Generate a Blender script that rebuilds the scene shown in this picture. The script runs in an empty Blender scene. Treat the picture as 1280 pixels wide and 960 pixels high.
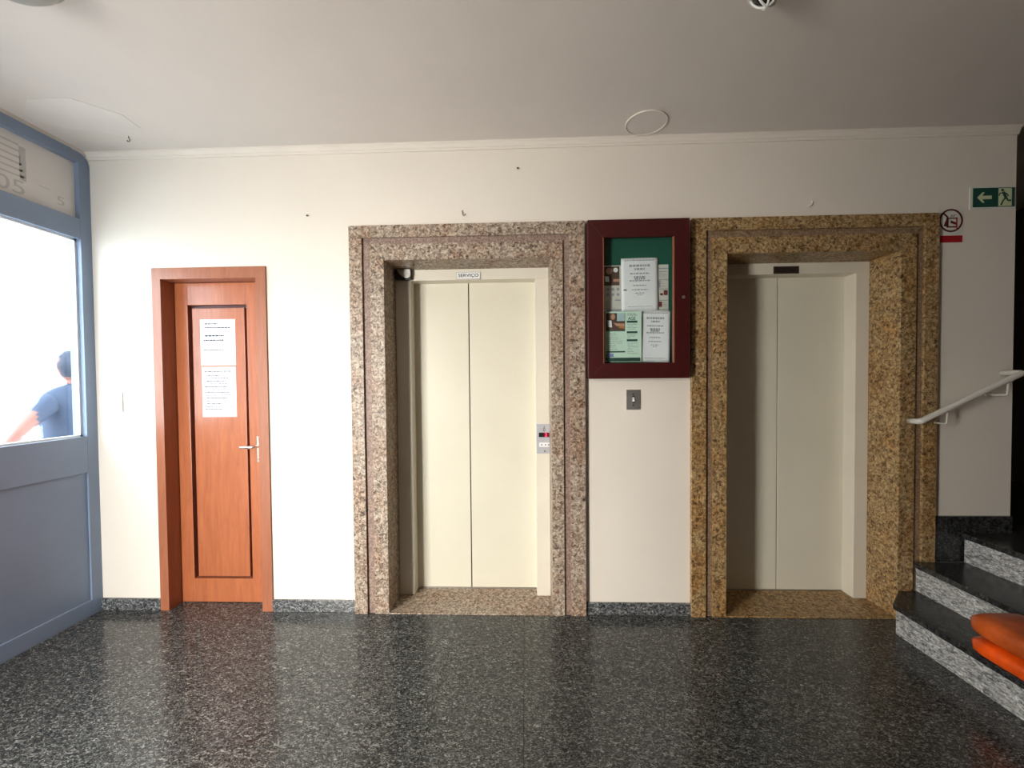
import bpy, bmesh, math, random
from mathutils import Vector, Matrix

random.seed(7)
scene = bpy.context.scene
COL = scene.collection
PI = math.pi

# ------------------------------------------------------------------ camera
cam_d = bpy.data.cameras.new('camera')
cam = bpy.data.objects.new('camera', cam_d)
COL.objects.link(cam)
yaw, pitch, roll = 0.0342, -0.0228, -0.0092
F = Vector((-math.sin(yaw) * math.cos(pitch), math.cos(yaw) * math.cos(pitch), math.sin(pitch)))
R0 = Vector((math.cos(yaw), math.sin(yaw), 0.0))
U0 = R0.cross(F)
R = R0 * math.cos(roll) + U0 * math.sin(roll)
U = U0 * math.cos(roll) - R0 * math.sin(roll)
M = Matrix((R, U, -F)).transposed().to_4x4()
M.translation = Vector((0.0, -2.5614, 1.4411))
cam.matrix_world = M
cam_d.sensor_width = 36.0
cam_d.lens = 520.0 / 1280.0 * 36.0
cam_d.shift_x = 0.0006
cam_d.shift_y = 0.00717
cam_d.clip_start = 0.02
scene.camera = cam

# ------------------------------------------------------------------ world, daylight, exposure
world = bpy.data.worlds.new('daylight')
scene.world = world
world.use_nodes = True
wn = world.node_tree.nodes
wn['Background'].inputs[0].default_value = (0.84, 0.93, 1.0, 1)
wn['Background'].inputs[1].default_value = 9.0


def area(name, loc, rot, sx, sy, power, color, spread=PI):
    l = bpy.data.lights.new(name, 'AREA')
    l.shape = 'RECTANGLE'
    l.size, l.size_y, l.energy, l.color, l.spread = sx, sy, power, color, spread
    o = bpy.data.objects.new(name, l)
    o.location = loc
    o.rotation_euler = rot
    COL.objects.link(o)
    return o


# daylight falling through the open street entrance in the front wall
area('entrance_daylight', (-2.36, -3.2, 1.25), (math.radians(69), 0, math.radians(-40)), 0.66, 2.0, 108, (1.0, 0.95, 0.87), math.radians(125))
vs = scene.view_settings
vs.view_transform = 'Standard'
vs.look = 'None'
vs.exposure = 0.0
vs.gamma = 1.0
vs.use_curve_mapping = False
scene.cycles.use_denoising = True
scene.cycles.max_bounces = 8


# ------------------------------------------------------------------ materials
def new_mat(name):
    m = bpy.data.materials.new(name)
    m.use_nodes = True
    nt = m.node_tree
    return m, nt, nt.nodes, nt.links, nt.nodes['Principled BSDF']


def coords(nt, scale=(1, 1, 1), rot=(0, 0, 0), rnd=True):
    n, l = nt.nodes, nt.links
    tc = n.new('ShaderNodeTexCoord')
    mp = n.new('ShaderNodeMapping')
    mp.inputs['Scale'].default_value = scale
    mp.inputs['Rotation'].default_value = rot
    if rnd:
        oi = n.new('ShaderNodeObjectInfo')
        mul = n.new('ShaderNodeMath')
        mul.operation = 'MULTIPLY'
        mul.inputs[1].default_value = 37.0
        l.new(oi.outputs['Random'], mul.inputs[0])
        add = n.new('ShaderNodeVectorMath')
        add.operation = 'ADD'
        l.new(tc.outputs['Object'], add.inputs[0])
        l.new(mul.outputs[0], add.inputs[1])
        l.new(add.outputs[0], mp.inputs[0])
    else:
        l.new(tc.outputs['Object'], mp.inputs[0])
    return mp.outputs[0]


def ramp(nt, fac, stops, interp='LINEAR'):
    r = nt.nodes.new('ShaderNodeValToRGB')
    r.color_ramp.interpolation = interp
    e = r.color_ramp.elements
    while len(e) < len(stops):
        e.new(0.5)
    for i, (p, c) in enumerate(stops):
        e[i].position = p
        e[i].color = (c[0], c[1], c[2], 1)
    nt.links.new(fac, r.inputs[0])
    return r.outputs[0]


def noise(nt, vec, scale, detail=4, rough=0.6, dist=0.0):
    t = nt.nodes.new('ShaderNodeTexNoise')
    t.inputs['Scale'].default_value = scale
    t.inputs['Detail'].default_value = detail
    t.inputs['Roughness'].default_value = rough
    t.inputs['Distortion'].default_value = dist
    nt.links.new(vec, t.inputs['Vector'])
    return t.outputs[0]


def mix(nt, fac, a, b, mode='MIX'):
    m = nt.nodes.new('ShaderNodeMix')
    m.data_type = 'RGBA'
    m.blend_type = mode
    for sock, v in ((m.inputs[0], fac), (m.inputs[6], a), (m.inputs[7], b)):
        if isinstance(v, (int, float)):
            sock.default_value = v
        elif isinstance(v, tuple):
            sock.default_value = (v[0], v[1], v[2], 1)
        else:
            nt.links.new(v, sock)
    return m.outputs[2]


def bump(nt, height, strength, dist, bsdf):
    b = nt.nodes.new('ShaderNodeBump')
    b.inputs['Strength'].default_value = strength
    b.inputs['Distance'].default_value = dist
    nt.links.new(height, b.inputs['Height'])
    nt.links.new(b.outputs[0], bsdf.inputs['Normal'])


def plain(name, col, rough=0.5, metal=0.0, var=0.08, vscale=14.0, coat=0.0, emit=None, estr=0.0, bumpv=0.0, spec=None):
    m, nt, n, l, b = new_mat(name)
    v = coords(nt)
    f = noise(nt, v, vscale, 5)
    lo = tuple(max(0, c * (1 - var)) for c in col)
    hi = tuple(min(1, c * (1 + var)) for c in col)
    l.new(ramp(nt, f, [(0.3, lo), (0.7, hi)]), b.inputs['Base Color'])
    b.inputs['Roughness'].default_value = rough
    b.inputs['Metallic'].default_value = metal
    b.inputs['Coat Weight'].default_value = coat
    if spec is not None:
        b.inputs['Specular IOR Level'].default_value = spec
    if emit:
        b.inputs['Emission Color'].default_value = (*emit, 1)
        b.inputs['Emission Strength'].default_value = estr
    if bumpv:
        bump(nt, noise(nt, v, 180, 4), bumpv, 0.004, b)
    return m


def granite(name, stops, scale, stretch=(1, 1, 1), rot=(0, 0, 0), rough=0.2, warp=1.2, blotch=None, tone=0.0, spec=0.5):
    """stops: colour ramp for the crystal grains"""
    m, nt, n, l, b = new_mat(name)
    v = coords(nt, stretch, rot)
    a = noise(nt, v, scale, 5, 0.68, warp)
    c = ramp(nt, a, stops)
    vo = n.new('ShaderNodeTexVoronoi')
    vo.inputs['Scale'].default_value = scale * 1.6
    l.new(v, vo.inputs['Vector'])
    sp = ramp(nt, vo.outputs['Color'], [(0.25, (0.62, 0.62, 0.62)), (0.75, (1.25, 1.25, 1.25))])
    c = mix(nt, 0.75, c, sp, 'MULTIPLY')
    if blotch:
        big = noise(nt, v, scale * 0.10, 3, 0.6, 0.6)
        c = mix(nt, ramp(nt, big, [(0.45, (0, 0, 0)), (0.68, (0.8, 0.8, 0.8))]), c, mix(nt, 0.85, c, blotch, 'MULTIPLY'))
    if tone:
        oi = n.new('ShaderNodeObjectInfo')
        c = mix(nt, 1.0, c, ramp(nt, oi.outputs['Random'], [(0, (1 - tone,) * 3), (1, (1 + tone,) * 3)]), 'MULTIPLY')
    l.new(c, b.inputs['Base Color'])
    b.inputs['Roughness'].default_value = rough
    b.inputs['Specular IOR Level'].default_value = spec
    return m


def wood(name, dark, light, rough, coat, scale=3.0):
    m, nt, n, l, b = new_mat(name)
    v = coords(nt, (9, 9, 0.7))
    g = noise(nt, v, scale, 6, 0.65, 1.5)
    fine = noise(nt, coords(nt, (60, 60, 2)), 6, 4, 0.7)
    c = mix(nt, 0.3, ramp(nt, g, [(0.25, dark), (0.75, light)]), ramp(nt, fine, [(0.3, dark), (0.7, light)]))
    l.new(c, b.inputs['Base Color'])
    b.inputs['Roughness'].default_value = rough
    b.inputs['Coat Weight'].default_value = coat
    b.inputs['Coat Roughness'].default_value = 0.15
    bump(nt, fine, 0.06, 0.002, b)
    return m


def plaster(name, col, var):
    m, nt, n, l, b = new_mat(name)
    v = coords(nt, rnd=False)
    f = noise(nt, v, 1.7, 6, 0.62)
    lo = tuple(c * (1 - var) for c in col)
    l.new(ramp(nt, f, [(0.32, lo), (0.68, col)]), b.inputs['Base Color'])
    b.inputs['Roughness'].default_value = 0.62
    b.inputs['Specular IOR Level'].default_value = 0.3
    h = mix(nt, 0.5, noise(nt, v, 150, 4), noise(nt, v, 9, 3))
    bump(nt, h, 0.14, 0.008, b)
    return m


MT = {}
MT['plaster'] = plaster('wall_paint_cream', (0.80, 0.73, 0.64), 0.05)
MT['ceiling'] = plaster('ceiling_paint', (0.72, 0.655, 0.60), 0.06)
MT['patch'] = plaster('bare_plaster_patch', (0.77, 0.71, 0.655), 0.12)
MT['shadewall'] = plain('passage_shade_paint', (0.03, 0.028, 0.026), 0.7)  # gloom of the unlit passage painted into the wall colour
MT['offwall'] = plain('far_wall_brown_panel', (0.22, 0.175, 0.13), 0.6)
MT['floor'] = granite('dark_grey_floor_granite',
                      [(0.34, (0.008, 0.009, 0.010)), (0.47, (0.028, 0.030, 0.030)), (0.55, (0.09, 0.09, 0.085)), (0.66, (0.28, 0.275, 0.255))],
                      52, (1.0, 1.7, 1.0), (0, 0, 0.5), 0.17, 1.8, tone=0.10, spec=0.36)
MT['base_granite'] = granite('grey_skirting_granite',
                             [(0.34, (0.012, 0.014, 0.016)), (0.47, (0.06, 0.064, 0.068)), (0.56, (0.18, 0.18, 0.18)), (0.7, (0.42, 0.42, 0.40))],
                             46, (1, 1, 1.4), (0, 0.4, 0), 0.25, 1.4)
MT['riser'] = granite('lit_grey_riser_granite',  # window light on the risers worked into a paler grain colour
                      [(0.34, (0.035, 0.036, 0.038)), (0.46, (0.25, 0.245, 0.235)), (0.56, (0.52, 0.51, 0.485)), (0.7, (0.76, 0.75, 0.72))],
                      46, (1, 0.75, 1.8), (0.3, 0, 0), 0.35, 1.5)
MT['tread'] = granite('dark_toned_tread_granite',  # treads' dark reflections put into the colour; also the dark skirting stone
                      [(0.36, (0.008, 0.009, 0.010)), (0.5, (0.025, 0.026, 0.027)), (0.7, (0.08, 0.08, 0.078))],
                      46, (1, 1, 1), (0, 0, 0.4), 0.22, 1.5)
PINK = [(0.33, (0.045, 0.030, 0.022)), (0.42, (0.18, 0.125, 0.09)), (0.49, (0.34, 0.26, 0.195)), (0.62, (0.52, 0.44, 0.35))]
GOLD = [(0.33, (0.035, 0.018, 0.008)), (0.42, (0.17, 0.098, 0.040)), (0.49, (0.33, 0.21, 0.095)), (0.62, (0.52, 0.37, 0.19))]
MT['pink'] = granite('rose_brown_granite', PINK, 52, rough=0.45, warp=1.0, spec=0.3, blotch=(0.86, 0.66, 0.55))
MT['gold'] = granite('golden_brown_granite', GOLD, 52, rough=0.40, warp=1.0, spec=0.35, blotch=(0.9, 0.68, 0.42))
MT['pinkband'] = granite('rose_groove_granite', [(0.3, (0.16, 0.10, 0.078)), (0.5, (0.29, 0.20, 0.16)), (0.7, (0.38, 0.28, 0.225))], 70, rough=0.5, spec=0.3)
MT['goldband'] = granite('brown_groove_granite', [(0.3, (0.13, 0.08, 0.045)), (0.5, (0.27, 0.175, 0.105)), (0.7, (0.38, 0.255, 0.16))], 70, rough=0.35)
MT['door_wood'] = wood('orange_varnished_wood', (0.30, 0.078, 0.030), (0.52, 0.165, 0.062), 0.36, 0.35)
MT['case_wood'] = wood('casing_varnished_wood', (0.25, 0.075, 0.034), (0.42, 0.15, 0.070), 0.42, 0.25)
MT['mahogany'] = wood('dark_red_mahogany', (0.036, 0.002, 0.002), (0.066, 0.003, 0.003), 0.45, 0.12)
MT['greymetal'] = plain('grey_painted_steel', (0.205, 0.262, 0.365), 0.38, 0.0, 0.05, 3)
MT['darkmetal'] = plain('dark_grey_painted_steel', (0.10, 0.11, 0.122), 0.42, 0.0, 0.05, 3)
MT['cream'] = plain('cream_painted_steel', (0.70, 0.66, 0.535), 0.40, 0.0, 0.03, 2.5)
MT['cream2'] = plain('cream_frame_steel', (0.72, 0.67, 0.56), 0.42, 0.0, 0.03, 4)
MT['white'] = plain('white_plastic', (0.82, 0.82, 0.80), 0.4, 0, 0.03)
MT['paper'] = plain('white_paper', (0.84, 0.84, 0.88), 0.75, 0, 0.03, 20)
MT['greenpaper'] = plain('mint_paper', (0.60, 0.78, 0.67), 0.7, 0, 0.03, 20)
MT['buffpaper'] = plain('newsprint_paper', (0.62, 0.60, 0.55), 0.7, 0, 0.06, 20)
MT['ink'] = plain('black_ink', (0.03, 0.03, 0.035), 0.7)
MT['greyink'] = plain('grey_ink', (0.34, 0.34, 0.38), 0.7)
MT['doorink'] = plain('dark_notice_ink', (0.04, 0.04, 0.05), 0.7)
MT['greenink'] = plain('dark_green_ink', (0.02, 0.07, 0.05), 0.7)
MT['blueink'] = plain('violet_blue_ink', (0.22, 0.26, 0.52), 0.7)
MT['skinink'] = plain('printed_skin_tone', (0.52, 0.27, 0.18), 0.7)
MT['brownink'] = plain('printed_brown', (0.10, 0.055, 0.04), 0.7)
MT['rustink'] = plain('printed_rust', (0.40, 0.17, 0.05), 0.7)
MT['skyink'] = plain('printed_pale_blue', (0.42, 0.56, 0.62), 0.7)
MT['maroonink'] = plain('printed_maroon', (0.16, 0.03, 0.03), 0.7)
MT['felt'] = plain('green_felt', (0.006, 0.085, 0.055), 0.9, 0, 0.15, 60, bumpv=0.2)
MT['steel'] = plain('brushed_steel', (0.52, 0.50, 0.47), 0.36, 0.85, 0.05, 30)
MT['platesteel'] = plain('satin_call_plate', (0.50, 0.50, 0.53), 0.45, 0.3, 0.04, 30)
MT['chrome'] = plain('polished_nickel', (0.86, 0.80, 0.73), 0.22, 0.9, 0.03)
MT['bronze'] = plain('dark_bronze_plate', (0.045, 0.030, 0.022), 0.45, 0.3, 0.05, 30)
MT['bronzetext'] = plain('engraved_bronze', (0.012, 0.009, 0.008), 0.6)
MT['bronzeline'] = plain('bronze_border', (0.12, 0.085, 0.06), 0.5)
MT['black'] = plain('black_plastic', (0.012, 0.012, 0.013), 0.35)
MT['redlamp'] = plain('red_led_digit', (0.9, 0.05, 0.12), 0.5, emit=(1.0, 0.05, 0.12), estr=3.0)
MT['redglow'] = plain('red_display_window', (0.16, 0.005, 0.012), 0.35)
MT['exitgreen'] = plain('exit_sign_green', (0.008, 0.075, 0.055), 0.45)
MT['exitglow'] = plain('photoluminescent_yellow', (0.62, 0.68, 0.42), 0.5)
MT['signbase'] = plain('clear_sign_backing', (0.70, 0.70, 0.64), 0.3)
MT['signred'] = plain('sign_red', (0.42, 0.008, 0.018), 0.45)
MT['signdark'] = plain('sign_dark_maroon', (0.10, 0.012, 0.010), 0.5)
MT['rail'] = plain('cream_rail_enamel', (0.66, 0.62, 0.56), 0.33, 0, 0.03)
MT['orange'] = plain('orange_vinyl', (0.80, 0.085, 0.004), 0.33, 0, 0.30, 9, coat=0.15)
MT['orangebrown'] = plain('brown_orange_vinyl', (0.50, 0.085, 0.012), 0.36, 0, 0.35, 9, coat=0.15)
MT['lampmetal'] = plain('grey_lamp_enamel', (0.32, 0.31, 0.28), 0.4)
MT['lampglass'] = plain('unlit_dark_lamp_glass', (0.02, 0.02, 0.024), 0.15)
MT['wire'] = plain('white_guard_wire', (0.85, 0.84, 0.80), 0.3)
MT['ground'] = plain('street_paving', (0.55, 0.55, 0.54), 0.8)
MT['skin'] = plain('skin', (0.30, 0.125, 0.095), 0.55)
MT['shirt'] = plain('blue_grey_shirt', (0.04, 0.06, 0.11), 0.85, 0, 0.1, 20)
MT['trouser'] = plain('dark_trousers', (0.03, 0.035, 0.05), 0.85)
MT['hair'] = plain('dark_hair', (0.03, 0.038, 0.065), 0.7, 0, 0.3, 60)
MT['concrete'] = plain('stair_core', (0.2, 0.2, 0.2), 0.8)
MT['lettergrey'] = plain('grey_window_lettering', (0.50, 0.48, 0.46), 0.7)
MT['transom'] = plaster('whitened_transom_pane', (0.74, 0.70, 0.665), 0.10)
MT['iron'] = plain('rusty_nail', (0.16, 0.12, 0.08), 0.5, 0.5)


def glass_mat(name, rough, tint, alpha):
    """thin pane: part clear, part diffusing film, with a mirror coat"""
    m, nt, n, l, b = new_mat(name)
    n.remove(b)
    out = n['Material Output']
    rf = n.new('ShaderNodeBsdfRefraction')
    rf.inputs['Roughness'].default_value = rough
    rf.inputs['IOR'].default_value = 1.02
    rf.inputs['Color'].default_value = (*tint, 1)
    tr = n.new('ShaderNodeBsdfTransparent')
    tr.inputs['Color'].default_value = (*tint, 1)
    gl = n.new('ShaderNodeBsdfGlossy')
    gl.inputs['Roughness'].default_value = 0.04
    mx = n.new('ShaderNodeMixShader')
    mx.inputs[0].default_value = alpha
    l.new(tr.outputs[0], mx.inputs[1])
    l.new(rf.outputs[0], mx.inputs[2])
    fr = n.new('ShaderNodeFresnel')
    fr.inputs[0].default_value = 1.45
    geo = n.new('ShaderNodeNewGeometry')
    inv = n.new('ShaderNodeMath')
    inv.operation = 'SUBTRACT'
    inv.inputs[0].default_value = 1.0
    l.new(geo.outputs['Backfacing'], inv.inputs[1])
    fm = n.new('ShaderNodeMath')
    fm.operation = 'MULTIPLY'
    l.new(fr.outputs[0], fm.inputs[0])
    l.new(inv.outputs[0], fm.inputs[1])
    mx2 = n.new('ShaderNodeMixShader')
    l.new(fm.outputs[0], mx2.inputs[0])
    l.new(mx.outputs[0], mx2.inputs[1])
    l.new(gl.outputs[0], mx2.inputs[2])
    l.new(mx2.outputs[0], out.inputs[0])
    return m


MT['frosted'] = glass_mat('frosted_street_glass', 0.22, (0.94, 0.98, 1.0), 0.92)
MT['clear'] = glass_mat('clear_cabinet_glass', 0.0, (0.96, 0.98, 0.97), 0.0)


# ------------------------------------------------------------------ mesh builders
class MB:
    def __init__(self):
        self.bm = bmesh.new()

    def box(self, x0, x1, y0, y1, z0, z1, bev=0.0):
        b = self.bm
        vs_ = [b.verts.new(p) for p in ((x0, y0, z0), (x1, y0, z0), (x1, y1, z0), (x0, y1, z0),
                                        (x0, y0, z1), (x1, y0, z1), (x1, y1, z1), (x0, y1, z1))]
        fs = [b.faces.new([vs_[i] for i in q]) for q in
              ((3, 2, 1, 0), (4, 5, 6, 7), (0, 1, 5, 4), (1, 2, 6, 5), (2, 3, 7, 6), (3, 0, 4, 7))]
        if bev:
            es = list({e for f in fs for e in f.edges})
            bmesh.ops.bevel(b, geom=es, offset=bev, segments=2, affect='EDGES', profile=0.6)
        return self

    def prism(self, poly, lo, hi, axis='y', bev=0.0):
        """poly in the two other axes (x,z) / (y,z) / (x,y)"""
        def P(a, c, t):
            return {'y': (a, t, c), 'x': (t, a, c), 'z': (a, c, t)}[axis]
        b = self.bm
        A = [b.verts.new(P(a, c, lo)) for a, c in poly]
        Bv = [b.verts.new(P(a, c, hi)) for a, c in poly]
        n = len(poly)
        fs = [b.faces.new(A), b.faces.new(Bv[::-1])]
        for i in range(n):
            fs.append(b.faces.new((A[i], Bv[i], Bv[(i + 1) % n], A[(i + 1) % n])))
        bmesh.ops.recalc_face_normals(b, faces=fs)
        if bev:
            es = list({e for f in fs for e in f.edges})
            bmesh.ops.bevel(b, geom=es, offset=bev, segments=2, affect='EDGES', profile=0.6)
        return self

    def disc(self, c, r, depth, axis='y', n=32, rx=None):
        pts = [(c[0] + (rx or r) * math.cos(2 * PI * i / n), c[2 if axis == 'y' else 1] + r * math.sin(2 * PI * i / n)) for i in range(n)]
        if axis == 'y':
            return self.prism(pts, c[1] - depth, c[1], 'y')
        return self.prism(pts, c[2] - depth, c[2], 'z')

    def ring(self, c, r0, r1, depth, axis='y', n=40):
        b = self.bm
        def P(r, a, t):
            u, w = r * math.cos(a), r * math.sin(a)
            return (c[0] + u, c[1] + t, c[2] + w) if axis == 'y' else (c[0] + u, c[1] + w, c[2] + t)
        L = [[b.verts.new(P(r, 2 * PI * i / n, t)) for i in range(n)] for r, t in ((r0, 0), (r1, 0), (r1, -depth), (r0, -depth))]
        fs = []
        for k in range(4):
            for i in range(n):
                fs.append(b.faces.new((L[k][i], L[k][(i + 1) % n], L[(k + 1) % 4][(i + 1) % n], L[(k + 1) % 4][i])))
        bmesh.ops.recalc_face_normals(b, faces=fs)
        return self

    def tube(self, pts, r, n=12, cap=True):
        b = self.bm
        pts = [Vector(p) for p in pts]
        rs = r if isinstance(r, (list, tuple)) else [r] * len(pts)
        rings = []
        ref = None
        for i, p in enumerate(pts):
            d = (pts[min(i + 1, len(pts) - 1)] - pts[max(i - 1, 0)]).normalized()
            if ref is None:
                ref = d.orthogonal().normalized()
            ref = (ref - d * ref.dot(d)).normalized()
            s = d.cross(ref)
            rings.append([b.verts.new(p + (ref * math.cos(2 * PI * k / n) + s * math.sin(2 * PI * k / n)) * rs[i]) for k in range(n)])
        fs = []
        for i in range(len(pts) - 1):
            for k in range(n):
                fs.append(b.faces.new((rings[i][k], rings[i][(k + 1) % n], rings[i + 1][(k + 1) % n], rings[i + 1][k])))
        if cap:
            fs.append(b.faces.new(rings[0][::-1]))
            fs.append(b.faces.new(rings[-1]))
        bmesh.ops.recalc_face_normals(b, faces=fs)
        for f in fs:
            f.smooth = True
        return self

    def lathe(self, prof, c, n=40):
        """prof list of (r,z) around vertical axis at c"""
        b = self.bm
        rings = [[b.verts.new((c[0] + r * math.cos(2 * PI * k / n), c[1] + r * math.sin(2 * PI * k / n), c[2] + z)) for k in range(n)]
                 for r, z in prof]
        fs = []
        for i in range(len(prof) - 1):
            for k in range(n):
                fs.append(b.faces.new((rings[i][k], rings[i][(k + 1) % n], rings[i + 1][(k + 1) % n], rings[i + 1][k])))
        fs.append(b.faces.new(rings[0]))
        fs.append(b.faces.new(rings[-1]))
        bmesh.ops.recalc_face_normals(b, faces=fs)
        for f in fs:
            f.smooth = True
        return self

    def sheet(self, x0, x1, z0, z1, fy, nx=8, nz=10, tilt=0.0):
        """one sheet of paper, fy(u,v) gives its y; it has a back as well"""
        b = self.bm
        cx, cz = (x0 + x1) / 2, (z0 + z1) / 2
        def P(u, v, dy):
            x, z = x0 + (x1 - x0) * u, z0 + (z1 - z0) * v
            X = cx + (x - cx) * math.cos(tilt) - (z - cz) * math.sin(tilt)
            Z = cz + (x - cx) * math.sin(tilt) + (z - cz) * math.cos(tilt)
            return (X, fy(u, v) + dy, Z)
        fr = [[b.verts.new(P(i / nx, j / nz, 0)) for i in range(nx + 1)] for j in range(nz + 1)]
        bk = [[b.verts.new(P(i / nx, j / nz, 0.0006)) for i in range(nx + 1)] for j in range(nz + 1)]
        fs = []
        for j in range(nz):
            for i in range(nx):
                fs.append(b.faces.new((fr[j][i], fr[j][i + 1], fr[j + 1][i + 1], fr[j + 1][i])))
                fs.append(b.faces.new((bk[j][i + 1], bk[j][i], bk[j + 1][i], bk[j + 1][i + 1])))
        for a in range(nx):
            fs.append(b.faces.new((fr[0][a + 1], fr[0][a], bk[0][a], bk[0][a + 1])))
            fs.append(b.faces.new((fr[nz][a], fr[nz][a + 1], bk[nz][a + 1], bk[nz][a])))
        for a in range(nz):
            fs.append(b.faces.new((fr[a][0], fr[a + 1][0], bk[a + 1][0], bk[a][0])))
            fs.append(b.faces.new((fr[a + 1][nx], fr[a][nx], bk[a][nx], bk[a + 1][nx])))
        return self

    def text(self, s, c, h, width=None, depth=0.0008, rot=None, mirror=False, bold=0.0):
        cu = bpy.data.curves.new('t', 'FONT')
        cu.body = s
        cu.size = 1.0
        cu.align_x = 'CENTER'
        cu.align_y = 'CENTER'
        cu.extrude = 0.5
        cu.offset = bold
        to = bpy.data.objects.new('t', cu)
        COL.objects.link(to)
        dg = bpy.context.evaluated_depsgraph_get()
        me = bpy.data.meshes.new_from_object(to.evaluated_get(dg))
        bpy.data.objects.remove(to)
        xs = [v.co.x for v in me.vertices]
        ys = [v.co.y for v in me.vertices]
        cx, cy = (min(xs) + max(xs)) / 2, (min(ys) + max(ys)) / 2
        sy = h / (max(ys) - min(ys))
        sx = width / (max(xs) - min(xs)) if width else sy
        base = Matrix.Translation(c) @ (rot or Matrix.Rotation(PI / 2, 4, 'X')) @ Matrix.Diagonal((-sx if mirror else sx, sy, depth, 1)) @ Matrix.Translation((-cx, -cy, 0))
        me.transform(base)
        self.bm.from_mesh(me)
        bpy.data.meshes.remove(me)
        return self

    def build(self, name, mat, parent=None, smooth=False, origin='base'):
        me = bpy.data.meshes.new(name)
        self.bm.to_mesh(me)
        self.bm.free()
        lo = Vector([min(v.co[i] for v in me.vertices) for i in range(3)])
        hi = Vector([max(v.co[i] for v in me.vertices) for i in range(3)])
        c = Vector(((lo.x + hi.x) / 2, (lo.y + hi.y) / 2, lo.z))
        me.transform(Matrix.Translation(-c))
        me.materials.append(MT[mat])
        if smooth:
            for p in me.polygons:
                p.use_smooth = True
        o = bpy.data.objects.new(name, me)
        COL.objects.link(o)
        base = Vector((0, 0, 0))
        if parent is not None:
            o.parent = parent
            p = parent
            while p is not None:
                base = base + p.location
                p = p.parent
        o.location = c - base
        return o


def tag(o, label, cat, group=None):
    o['label'] = label
    o['category'] = cat
    if group:
        o['group'] = group
    return o


def thing(name, loc, label=None, cat=None, group=None, kind=None):
    o = bpy.data.objects.new(name, None)
    o.location = loc
    o.empty_display_size = 0.1
    COL.objects.link(o)
    if label:
        o['label'] = label
    if cat:
        o['category'] = cat
    if group:
        o['group'] = group
    if kind:
        o['kind'] = kind
    return o


def struct(o, label=None):
    o['kind'] = 'structure'
    if label:
        o['label'] = label
    return o


def bx(*a, bev=0.0):
    return MB().box(*a, bev=bev)


# ------------------------------------------------------------------ measurements (metres; back wall plane y = 0)
H = 2.9
XL = -2.735
XR = 2.88              # end of the back wall
XF = 4.3               # far side of the lobby
YF = -3.05              # wall behind the camera
Z3 = 0.522             # landing
DOOR = (-2.343, -1.613, 2.175)
E1 = dict(o0=-1.076, g0=-0.996, i0=-0.948, a=-0.862, b=0.157, i1=0.230, g1=0.270, o1=0.361)
E2 = dict(o0=0.998, g0=1.082, i0=1.125, a=1.205, b=2.211, i1=2.299, g1=2.345, o1=2.422)
ZT = (2.404, 2.330, 2.290, 2.192)

# ------------------------------------------------------------------ shell
m = MB()
T = 0.34
cuts = [(XL - 0.06, -2.30, None), (-2.30, -1.665, 2.12), (-1.665, -0.90, None), (-0.90, 0.195, 2.23), (0.195, 1.165, None), (1.165, 2.25, 2.23), (2.25, XR, None)]
for x0, x1, zt in cuts:
    if zt is None:
        m.box(x0, x1, 0, T, 0, H)
    else:
        m.box(x0, x1, 0, T, zt, H)
m.box(XL - 0.06, XR, T, T + 0.1, 0, H)
struct(m.build('wall_back', 'plaster'), 'cream painted plaster wall with door and two lift openings')

ceil = struct(MB().box(XL - 0.2, XF + 0.2, YF - 0.2, 2.6, H, H + 0.12).build('ceiling', 'ceiling'), 'dull white painted plaster ceiling')
struct(MB().box(XF, XF + 0.15, YF, 2.6, 0, H).build('wall_right', 'offwall'))
m = MB().box(-1.9, XF + 0.15, YF - 0.15, YF, 0, H)
m.box(XL - 0.15, -1.9, YF - 0.15, YF, 2.36, H)
m.box(XL - 0.15, -2.72, YF - 0.15, YF, 0, 2.36)
struct(m.build('wall_front', 'offwall'))
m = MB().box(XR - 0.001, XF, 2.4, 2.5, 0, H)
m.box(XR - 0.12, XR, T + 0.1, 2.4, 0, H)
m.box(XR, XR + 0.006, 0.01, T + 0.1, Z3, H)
struct(m.build('wall_passage', 'shadewall'), 'unlit passage beside the lifts, its gloom put into the wall colour')

# plaster patch left bare on the ceiling near the shop front
pp = [(-2.66, -0.40), (-2.52, -0.50), (-2.30, -0.50), (-2.16, -0.36), (-2.17, -0.24), (-2.24, -0.16), (-2.34, -0.17), (-2.44, -0.22), (-2.60, -0.26), (-2.68, -0.33)]
m = MB().prism(pp, H - 0.0016, H, 'z')
o = m.build('plaster_patch', 'patch', ceil)
o['label'] = 'whiter repaired plaster patch with peeling edge'

# crown moulding
prof = [(0, 2.855), (-0.010, 2.855), (-0.012, 2.864), (-0.016, 2.866), (-0.016, 2.872), (-0.022, 2.884), (-0.030, 2.890), (-0.030, 2.9), (0, 2.9)]
m = MB()
b = m.bm
A = [b.verts.new((XL, y, z)) for y, z in prof]
B_ = [b.verts.new((XR, y, z)) for y, z in prof]
for i in range(len(prof)):
    b.faces.new((A[i], B_[i], B_[(i + 1) % len(prof)], A[(i + 1) % len(prof)]))
b.faces.new(A); b.faces.new(B_[::-1])
bmesh.ops.recalc_face_normals(b, faces=b.faces[:])
struct(m.build('trim_1', 'plaster'), 'narrow stepped plaster moulding under the ceiling')

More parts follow.
